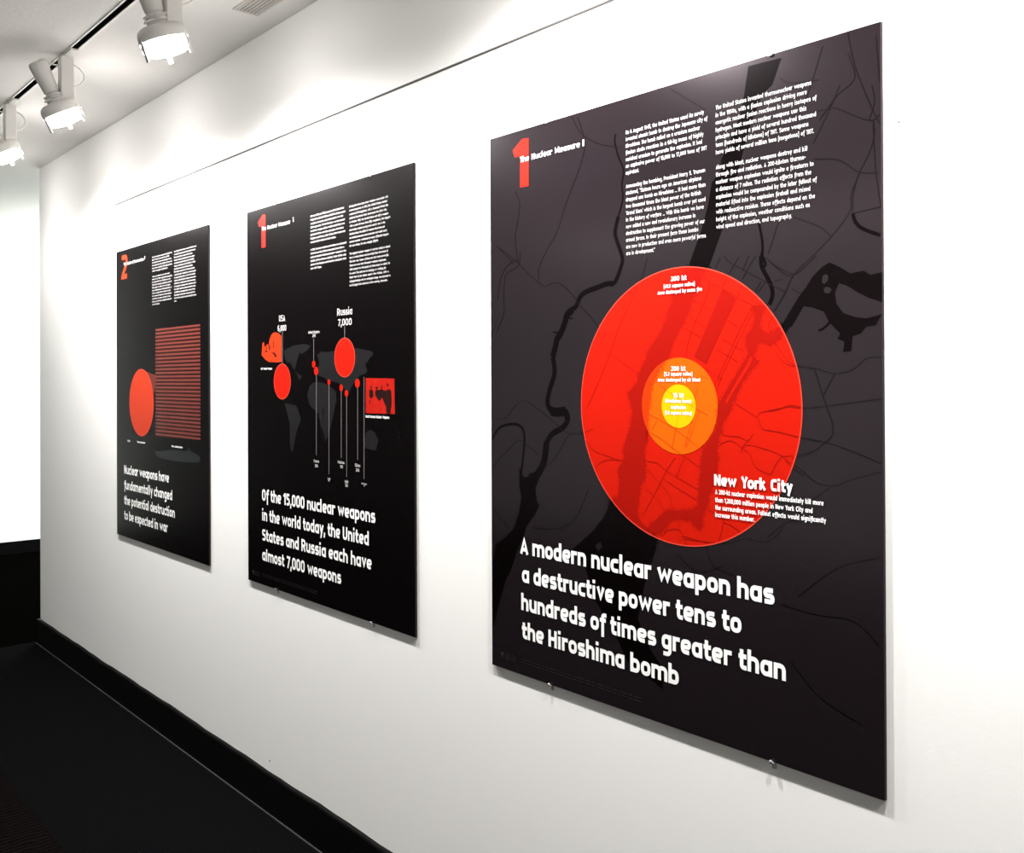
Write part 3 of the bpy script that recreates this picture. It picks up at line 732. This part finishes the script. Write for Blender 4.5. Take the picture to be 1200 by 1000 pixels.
# --- New York map poster (right)
P3 = poster(-1.7206, 'black poster with city map and big red circle, rightmost of the three posters', m_land)
def piers(pts, c, r):
    """ragged waterfront: small docks along the banks near the middle of the map"""
    rnd = random.Random(11); out = []
    area = sum(pts[k - 1][0] * pts[k][1] - pts[k][0] * pts[k - 1][1] for k in range(len(pts)))
    for i, p in enumerate(pts):
        a, b = Vector(p), Vector(pts[(i + 1) % len(pts)]); L = (b - a).length
        if (a - Vector(c)).length > r or (b - Vector(c)).length > r or L < 6: continue
        d = (b - a) / L; n = Vector((d.y, -d.x)) * (1 if area > 0 else -1); s = .6
        while s < L - 2.5:
            w = rnd.uniform(1.0, 2.6); h = rnd.choice((1.5, 3.5, 5, 6.5)); q = d * rnd.uniform(-.6, .6)
            out.append([a + d * s - n * .4, a + d * s + q + n * h, a + d * (s + w) + q + n * h, a + d * (s + w) - n * .4])
            s += w + rnd.uniform(.8, 3.2)
    return out
docks = [q for p in D['water'][:2] for q in piers(p, X['c_out'][:2], 300)]
f = Flat()
for p in D['water'] + docks: f.poly(p)
for w, p in D['rivers']: f.ribbon(smooth(p), w)
f.build('map_water', m_water, P3, 1)
for p in D['isle'][1:]:
    f = Flat(); f.poly(p); f.build('map_island', m_land, P3, 2)
roads = [smooth(p) for p in D['roads']]
inside = lambda p: .5 < p[0] < 961.5 and .5 < p[1] < 1219
f = Flat()
for p in roads:
    q = [v for v in p if inside(v)]
    f.ribbon(q, 1.6)
f.build('map_roads', m_road, P3, 3)
co, cm, ci = X['c_out'], X['c_mid'], X['c_in']
def zone(c, r, base, water, road, names, l0, rim=None, w=1.15):
    g = Flat(); g.disc(c, r, 160); d = g.build(names, base, P3, l0)
    subs = []
    g = Flat()
    for p in D['water'][:5] + docks:
        q = clip_poly(p, c, r - .4)
        if len(q) > 2: g.poly(q)
    if water: o = g.build('water_tint', water, P3, 0); subs.append((o, 1))
    g = Flat(); g.poly(clip_poly(D['isle'][0], c, r - .4))
    if water and g.v: subs.append((g.build('island_tint', base, P3, 0), 2))
    g = Flat()
    for p in roads:
        for run in clip_line(p, c, r - 1): g.ribbon(run, w)
    subs.append((g.build('road_tint', road, P3, 0), 3))
    if rim:
        g = Flat(); g.disc(c, r, 160, r - 2.2); subs.append((g.build('rim', rim, P3, 0), 3.4))
    for o, k in subs: o.parent = d; o.location = (0, -k * 1.2e-4, 0)
    return d
zone(co, co[2], m_red, m_redw, m_redr, 'fire_circle', 4, m_rim)
zone(cm, cm[2], m_org, m_orgw, m_orgr, 'blast_circle', 8)
zone(ci, ci[2], m_yel, None, m_yelr, 'core_circle', 12, w=1.2)
lab, lw = X['lab'], X['labw']
for pre, lines in (('a', ['200 kt', '(41.5 square miles)', 'Area destroyed by mass fire']), ('b', ['200 kt', '(5.2 square miles)', 'Area destroyed by air blast']), ('c', ['15 kt', 'Hiroshima bomb', 'explosion', '(1.3 square miles)'])):
    f = Flat()
    for i, t in enumerate(lines):
        k = pre + str(i + 1); cap = 9 if i == 0 else 7
        f.text(t, lab[k][0], lab[k][1] + cap * .5, cap, anchor='c', width=lw[k], weight=1.35, seg=2)
    f.build('circle_label', m_white, P3, 17)
f = Flat(); f.text('New York City', X['nyc'][0][0], X['nyc'][0][1], 20, end=X['nyc'][1][0], weight=1.75)
f.build('place_name', m_white, P3, 17)
f = Flat()
for p, e, t in zip(X['nyt'][0], X['nyt'][1], ['A 200-kt nuclear explosion would immediately kill more', 'than 1,200,000 million people in New York City and', 'the surrounding areas. Fallout effects would significantly', 'increase this number.']):
    f.text(t, p[0], p[1], 8.2, end=e, weight=1.45, seg=3)
f.build('place_caption', m_white, P3, 17)
one(P3, 5); title(P3, 'The Nuclear Measure', X['title3'], 6)
columns(P3, X['b3a'], X['b3b'], ['On 6 August 1945, the United States used its newly', 'invented atomic bomb to destroy the Japanese city of', 'Hiroshima. The bomb relied on a uranium nuclear', 'fission chain reaction in a 60-kg mass of highly', 'enriched uranium to generate the explosion. It had', 'an explosive power of 15,000 to 17,000 tons of TNT', 'equivalent.',
 'Announcing the bombing, President Harry S. Truman', 'declared, "Sixteen hours ago an American airplane', 'dropped one bomb on Hiroshima ... It had more than', 'two thousand times the blast power of the British', "'Grand Slam' which is the largest bomb ever yet used", 'in the history of warfare ... With this bomb we have', 'now added a new and revolutionary increase in', 'destruction to supplement the growing power of our', 'armed forces. In their present form these bombs', 'are now in production and even more powerful forms', 'are in development."'],
 ['The United States invented thermonuclear weapons', 'in the 1950s, with a fission explosion driving more', 'energetic nuclear fusion reactions in heavy isotopes of', 'hydrogen. Most modern nuclear weapons use this', 'principle and have a yield of several hundred thousand', 'tons (hundreds of kilotons) of TNT. Some weapons', 'have yields of several million tons (megatons) of TNT.',
 'Along with blast, nuclear weapons destroy and kill', 'through fire and radiation. A 200-kiloton thermo-', 'nuclear weapon explosion would ignite a firestorm to', 'a distance of 7 miles. The radiation effects from the', 'explosion would be compounded by the later fallout of', 'material lifted into the explosion fireball and mixed', 'with radioactive residue. These effects depend on the', 'height of the explosion, weather conditions such as', 'wind speed and direction, and topography.'], 7.8, 6, 1.2)
headline(P3, X['h3'], ['A modern nuclear weapon has', 'a destructive power tens to', 'hundreds of times greater than', 'the Hiroshima bomb'], 36.5, 6)
def footer(P, n, m=m_dim):
    f = Flat(); a = X['foot']
    f.poly([(a[0][0], 1183), (a[0][0] + 12, 1183), (a[0][0] + 6, 1199)])
    for i in range(3): f.text('program on science', a[0][0] + 16, 1186 + 5.5 * i, 4, weight=1.2, seg=2, end=a[0][0] + 52)
    for i in range(n):
        f.text('Sources and notes on the figures shown here are given with the exhibit text and on the web pages', a[1][0], 1186 + 6.5 * i, 3.4, weight=1.1, seg=2, end=a[2][0])
    f.build('credit_line', m, P, 4)
footer(P3, 2)

# --- world map poster (middle)
P2 = poster(-2.992, 'black poster with world map and small red dots, middle of three posters', m_black)
for i, p in enumerate(D['cont']):
    f = Flat(); f.poly(p); f.build('continent', m_cont, P2, 1 + i * .08)
for p in D['lines']:
    f = Flat(); f.ribbon(p, 2.6); f.build('pointer_line', m_grey, P2, 2)
for c, nm in ((X['c_usa'], 'arsenal_dot'), (X['c_rus'], 'arsenal_dot')):
    f = Flat(); f.disc(c, c[2], 96); d = f.build(nm, m_red, P2, 3)
    f = Flat(); f.disc(c, c[2], 96, c[2] - 2.2); o = f.build('rim', m_rim, P2, 0); o.parent = d; o.location = (0, -1.2e-4, 0)
for d in D['dots']:
    f = Flat(); f.disc(d, d[2], 40); f.build('arsenal_dot', m_red, P2, 3)
f = Flat(); f.poly(D['ph2']); ph = f.build('photo_print', m_photo, P2, 3)
f = Flat()
for p in D['fig2']: f.poly(p)
o = f.build('figures', m_fig, P2, 0); o.parent = ph; o.location = (0, -1.2e-4, 0)
f = Flat(); f.poly(D['ph1']); ph = f.build('photo_print', m_photo2, P2, 3)
f = Flat()
for p in D['fig1']: f.poly(p)
o = f.build('blotches', m_fig, P2, 0); o.parent = ph; o.location = (0, -1.2e-4, 0)  # dark blotches printed on the small picture
L2 = X['l2']
for k, t, cap, w in (('usa', 'USA', 20, 40), ('n1', '6,800', 19, 57), ('rus', 'Russia', 21, 82), ('n2', '7,000', 20, 76), ('uk', 'United Kingdom', 8, 68), ('n3', '215', 9, 19),
    ('fr', 'France', 9, 31), ('frn', '300', 9, 18), ('isr', 'Israel', 6, 15), ('isrn', '80', 5, 9), ('pak', 'Pakistan', 8, 37), ('pakn', '130', 8.5, 15), ('ind', 'India', 8.5, 19), ('indn', '120', 8.5, 14), ('chi', 'China', 9, 27), ('chin', '260', 9, 18), ('nk', 'North Korea', 5, 27), ('nkn', '10', 4, 7)):
    p = L2[k]; f = Flat(); f.text(t, p[0], p[1] + cap / 2, cap, anchor='c', width=w, weight=1.3, seg=3)
    f.build('count_label' if t[0].isdigit() else 'country_label', m_small, P2, 4)
f = Flat(); f.text('U.S. Tested Weapon', L2['cap1'][0], L2['cap1'][1] + 4, 7, width=78, weight=1.3, seg=2); f.build('photo_caption', m_white, P2, 4)
f = Flat(); f.text('North Korean Nuclear Weapons', L2['cap2'][0], L2['cap2'][1] + 3, 7.5, width=116, weight=1.3, seg=2)
f.build('photo_caption', m_white, P2, 4)
f = Flat(); dx = X['one2'][0][0] - 72; f.poly([(p[0] + dx * 0 + 0, p[1] + 0) for p in D['one']]); f.build('numeral', m_red, P2, 3)
title(P2, 'The Nuclear Measure', X['title2'], 4)
columns(P2, X['b2a'], X['b2b'], ['Between 1945 and 1960, as part of the Manhattan', 'Project, the United States built the first nuclear', 'weapons, tested in July and used in war the', 'following month. The Soviet Union was the second', 'to test a weapon. Other states built their own', 'and tested them over the next years, the United', 'Kingdom and France, later China, then Israel and', 'several other states in later years.',
 'In 2016, the nine nuclear-armed states are estimated', 'to have more than fifteen thousand, down from a', 'peak of sixty-five thousand nuclear weapons in the', 'middle of the nineteen eighties. Most of the cuts', 'came in the Russian and American stockpiles that', 'are still large.'],
 ['During the arms race, some weapons were made with', 'enormous power. In 1954, the United States tested', 'a bomb of 15 megatons, with a thousand times the', 'yield of the bomb that destroyed the first city.', 'In October 1961, the Soviet Union set off a weapon', 'with a yield of more than fifty megatons, the largest', 'ever made, a bomb too big to be used in war. In the', 'decades since, the yields of weapons have been cut', 'as missiles became more accurate and could carry', 'several smaller warheads to many different targets', 'at one time, in one single flight.',
 'The typical nuclear weapon in service today is about', 'ten to twenty times more powerful than the bomb of', 'the last war. Some of them are far more powerful.', 'There are over four thousand weapons deployed,', 'with nearly two thousand of them kept on alert, to', 'be used. The rest are in storage, or waiting for', 'their turn to be taken apart. New kinds, with a', 'changed design and an enlarged range, are planned to', 'be brought into service in the coming decades.'], 6.2, 4, 1.2)
headline(P2, X['h2'], ['Of the 15,000 nuclear weapons', 'in the world today, the United', 'States and Russia each have', 'almost 7,000 weapons'], 37, 4, 1.42)
footer(P2, 2)

# --- destruction poster (left)
P1 = poster(-4.268, 'black poster with an orange circle beside a red striped block, leftmost of the three posters', m_black)
f = Flat(); f.poly(D['strip'][:4]); blk = f.build('striped_block', m_stripe_bg, P1, 1)
f = Flat(); q = D['strip']; n = 30
for i in range(n):
    a, b = (i + .05) / n, (i + .55) / n
    l0, l1 = q[0][1] + (q[3][1] - q[0][1]) * a, q[0][1] + (q[3][1] - q[0][1]) * b
    f.poly([(q[0][0], l0), (q[1][0], l0), (q[1][0], l1), (q[0][0], l1)])
o = f.build('stripes', m_stripe, P1, 0); o.parent = blk; o.location = (0, -1.2e-4, 0)
f = Flat(); f.poly(D['cone']); f.build('projection_wedge', m_wedge, P1, 2)
c = X['c_p1']; f = Flat(); f.disc(c, c[2], 128); d = f.build('yield_circle', m_fade, P1, 3)
f = Flat(); f.disc(c, c[2], 128, c[2] - 3); o = f.build('rim', m_rim, P1, 0); o.parent = d; o.location = (0, -1.2e-4, 0)
f = Flat(); f.poly(smooth(D['sub'] + D['sub'][:1], 3)); f.build('submarine_silhouette', m_sub, P1, 1)
L1 = X['l1']
for k, t, w in (('a', '15 kt', 30), ('b', 'Thermonuclear', 92), ('c', 'One submarine', 106)):
    f = Flat(); f.text(t, L1[k][0], L1[k][1] + 3, 8, anchor='c', width=w, weight=1.3, seg=2); f.build('diagram_label', m_white, P1, 4)
f = Flat(); a, b = X['two']; f.text('2', a[0], 125, 104, width=b[0] - a[0], weight=1.35, seg=8); f.build('numeral', m_fade, P1, 3)
title(P1, 'The Scale of Destruction', X['title1'], 4)
columns(P1, X['b1a'], X['b1b'], ['The first nuclear weapons had yields of', 'about twenty thousand tons of TNT.', 'Soon afterwards came the hydrogen bombs,', 'with yields of many millions of tons and', 'the power to destroy the largest cities', 'with a single explosion.', 'Today one submarine can carry more', 'than all of the explosives used in', 'the last world war. Missiles are now', 'fitted with several warheads, each of', 'them able to strike its own target', 'over distances of thousands of', 'miles. A single boat is able to hold', 'the means to destroy whole nations', 'and there are many of them at sea', 'at any one time, ready to launch', 'within minutes of receiving any', 'order to do so.'],
 ['The destruction from even a limited war', 'would be far beyond anything before seen.', 'Fires would burn across whole cities.', 'Smoke would rise high into the upper', 'atmosphere and block out the sunlight.', 'Crops would fail, and a famine would', 'spread across many of the countries', 'that had no part in it. These effects', 'could last for a decade or even longer', 'in many parts of the world. The studies', 'made by scientists in recent years show', 'that even a small part of the arsenals', 'is enough to change the climate of all', 'the earth, and to put at risk the lives', 'of billions of people far away from', 'the places where the weapons fall, on', 'land and at sea, for years and for years', 'to come.'], 6.2, 4, 1.1)
headline(P1, X['h1'], ['Nuclear weapons have', 'fundamentally changed', 'the potential destruction', 'to be expected in war'], 37, 4, 1.38)

# clips that hold the boards
names = {0: 'map', 1: 'world map', 2: 'leftmost'}
lbl = {(0, 1, 0): 'small pale clip on the top edge of the rightmost poster, nearer its right corner', (0, 0, 0): 'small pale clip on the top edge of the rightmost poster, above its numeral',
 (0, 1, 1): 'small clear clip with pale pin under the rightmost poster, nearer its right corner', (0, 0, 1): 'small clear clip with pale pin under the rightmost poster, nearer its left corner',
 (1, 0, 0): 'tiny pale clip on the top edge of the middle poster, above its numeral', (1, 1, 0): 'tiny pale clip on the top edge of the middle poster, nearer its right corner',
 (1, 0, 1): 'tiny clear clip with pale pin under the middle poster, nearer its left corner', (1, 1, 1): 'tiny clear clip with pale pin under the middle poster, nearer its right corner', (2, 1, 0): 'tiny pale clip on the top edge of the leftmost poster'}
def clip(x, top, label):
    z = BOTTOM + (PH if top else 0); s = 1 if top else -1
    r = thing('wall_clip', label, 'clip', (x, WALL, z), 'clips holding the posters')
    bm = bmesh.new(); d = WALL
    def bb(x0, x1, y0, y1, z0, z1): box_bm(x0, x1, y0, y1, min(z0, z1), max(z0, z1), bm=bm)
    e = .0002
    bb(-.004, .004, -.0016, -e, s * e, s * .013)                  # plate on the wall
    bb(-.004, .004, -d - .0040, -.0016, s * e, s * .0018)         # bridge over the board edge
    bb(-.004, .004, -d - .0040, -d - .0026, s * .0018, -s * .003)  # lip in front
    from_bm('bracket', bm, m_clipw if top else m_clip, r)
    bm = lathe_bm([(0, .0022), (.0010, .0020), (.0015, .0008)], (0, -d - .0040 if not top else -.0017, -s * .0025 if not top else s * .008), (0, -1, 0), 14, cap=True)
    from_bm('pin', bm, m_pin, r)
for i, u, bot in X['clips']:
    x0 = (-1.7206, -2.992, -4.268)[i]
    clip(x0 + u / 1000, not bot, lbl[(i, int(u > 480), bot)])

# ------------------------------------------------------------------ track and lamps
TY = -.418
t = thing('lighting_track', 'white lighting track with a black slot fixed along the ceiling', 'lighting track', ((-6.5 + RX) / 2, TY, CEIL))
L = (RX + 6.5) / 2 - .01
for s in (-1, 1):
    bm = box_bm(-L, L, .0100 if s > 0 else -.0150, .0185 if s > 0 else -.0100, -.0045, 0)
    from_bm('track_lip', bm, m_lampw, t)
from_bm('track_slot', box_bm(-L, L, -.0099, .0099, -.0022, 0), m_slot, t)

def lamp(x, tilt, label, stem_len=.15, swing=0.0, power=1.0, aim=None, ry=0.0):
    r = thing('track_spotlight', label, 'spotlight', (x, TY, CEIL - .0046), 'spotlights on the ceiling track')
    from_bm('track_adapter', box_bm(-.03, .10, -.0120, .0120, -.0060, .0, .001), m_lampw, r)
    from_bm('stem', box_bm(-.021, .021, -.021, .021, -stem_len, -.0060, .003), m_lampw, r)
    a = Vector((swing, math.sin(tilt), -math.cos(tilt))).normalized()          # down the lamp, towards the wall
    rim = Vector((-.012, ry, -stem_len - .058))
    # cup
    K = .88
    cup = [(-.024, .0745), (-.027, .076), (-.045, .074), (-.055, .0695), (-.062, .058), (-.064, .034), (-.064, .020)]
    inn = [(-.060, .020), (-.056, .048), (-.050, .064), (-.042, .0705), (-.024, .0725)]
    bm = lathe_bm([(s_, r_ * K) for s_, r_ in cup + inn], rim, a, 48); bmesh.ops.recalc_face_normals(bm, faces=list(bm.faces))
    bell = from_bm('lamp_cup', bm, m_lampw, r, smooth=True)
    # reflector bulb standing a little proud of the cup
    bm = lathe_bm([(s_, r_ * K) for s_, r_ in ((-.05, .030), (-.044, .055), (-.030, .066), (-.004, .0715), (.004, .069), (.010, .055), (.014, .030), (.015, .004))], rim, a, 40, cap=True)
    from_bm('bulb', bm, m_bulb, r, smooth=True)
    # three prongs on the rim
    u = a.orthogonal().normalized(); v = a.cross(u)
    for k in range(3):
        th = 2 * math.pi * k / 3 + 1.25
        d = u * math.cos(th) + v * math.sin(th); c = rim + d * .0755 * K; w = a.cross(d)
        bm = bmesh.new(); vs = []
        for q in (-.034, .026):
            for sx, sy in ((-1, -1), (1, -1), (1, 1), (-1, 1)):
                vs.append(bm.verts.new(c + a * q + w * sx * .006 + d * sy * .0014))
        for fidx in ((0, 1, 2, 3), (7, 6, 5, 4), (0, 4, 5, 1), (1, 5, 6, 2), (2, 6, 7, 3), (3, 7, 4, 0)): bm.faces.new([vs[i] for i in fidx])
        from_bm('prong', bm, m_lampw, r)
    # neck with two rings
    neck = [(-.064, .030), (-.074, .030), (-.074, .036), (-.079, .036), (-.079, .029), (-.086, .029), (-.086, .034), (-.090, .034), (-.090, .022), (-.100, .022)]
    bm = lathe_bm(neck, rim, a, 36, cap=True); bmesh.ops.recalc_face_normals(bm, faces=list(bm.faces)); nk = from_bm('neck', bm, m_lampw, r)
    bm = lathe_bm([(-.0745, .0362), (-.0745, .0372), (-.0785, .0372), (-.0785, .0362)], rim, a, 36)
    from_bm('bright_ring', bm, m_chrome, nk)
    # tapered can
    can = [(-.098, .018), (-.098, .0245), (-.101, .0255), (-.150, .029), (-.194, .0315), (-.203, .029), (-.207, .020), (-.208, .002)]
    bm = lathe_bm(can, rim, a, 40, cap=True); bmesh.ops.recalc_face_normals(bm, faces=list(bm.faces))
    o = from_bm('can', bm, m_lampw, r, smooth=True)
    # cables
    top = rim + a * -.204
    p = bez((-.022, -.004, -.008), (-.05, -.02, -.06), top + Vector((.06, .0, .03)), top + Vector((.012, 0, -.004)))
    from_bm('cable', tube_bm(p, .0026), m_cable, r, smooth=True)
    p = bez((.012, .018, -.03), (.03, .07, -.05), (.02, .06, -.10), (.008, .0175, -.105))
    from_bm('cable', tube_bm(p, .0026), m_cable, r, smooth=True)
    # its light
    d = bpy.data.lights.new('spot_light', 'SPOT'); d.energy = LAMP_W * power; d.color = LAMP_COL
    d.spot_size = math.radians(172); d.spot_blend = 1.0; d.shadow_soft_size = .035
    o = bpy.data.objects.new('spot_light', d); COL.objects.link(o); o.parent = r
    q = rim + a * .034; o.location = q
    tgt = aim or a
    o.rotation_euler = Vector(tgt).to_track_quat('-Z', 'Y').to_euler()
    return r
R = math.radians
AIM = (0, math.sin(R(9)), -math.cos(R(9)))
lamp(-2.565, R(20), 'white track spotlight nearest the ceiling vent, largest of the lit lamps in view', .17, aim=AIM, ry=-.008)
lamp(-3.515, R(27), 'lit white track spotlight, middle one of the three in view', .162, aim=AIM, ry=.003)
lamp(-4.27, R(27), 'white lit track spotlight furthest down the track, half cut by the left picture edge', .162, aim=AIM, ry=-.006, power=.72)
lamp(-1.42, R(28), 'white lit track spotlight fixed above the rightmost poster', .17, aim=AIM)
lamp(-.45, R(28), 'white lit track spotlight at the near end of the track, right of the rightmost poster', .17, aim=AIM)

lamp(-5.15, R(27), 'white lit track spotlight at the far end of the track past the leftmost poster', .162, power=.1, aim=AIM)
lamp(.52, R(28), 'white lit track spotlight added unseen at the right end of the track as fill', .17, power=.9, aim=AIM)  # extra lamp added out of view to lighten the shadow beside the poster

# ceiling vent
v = thing('ceiling_vent', 'small grey louvred air vent set in the ceiling near the white wall', 'vent', (-2.62, -.115, CEIL))
fr = bmesh.new()
for a in ((-.135, .135, -.042, -.034), (-.135, .135, .034, .042), (-.135, -.125, -.034, .034), (.125, .135, -.034, .034)):
    box_bm(a[0], a[1], a[2], a[3], -.004, 0, bm=fr)
from_bm('vent_frame', fr, m_vent, v)
from_bm('vent_backing', box_bm(-.125, .125, -.034, .034, -.001, 0), m_ventd, v)
for k in range(6):
    y = -.028 + k * .0112
    bm = box_bm(-.125, .125, y - .0025, y + .0025, -.0038, -.001)
    from_bm('slat', bm, m_vent, v)
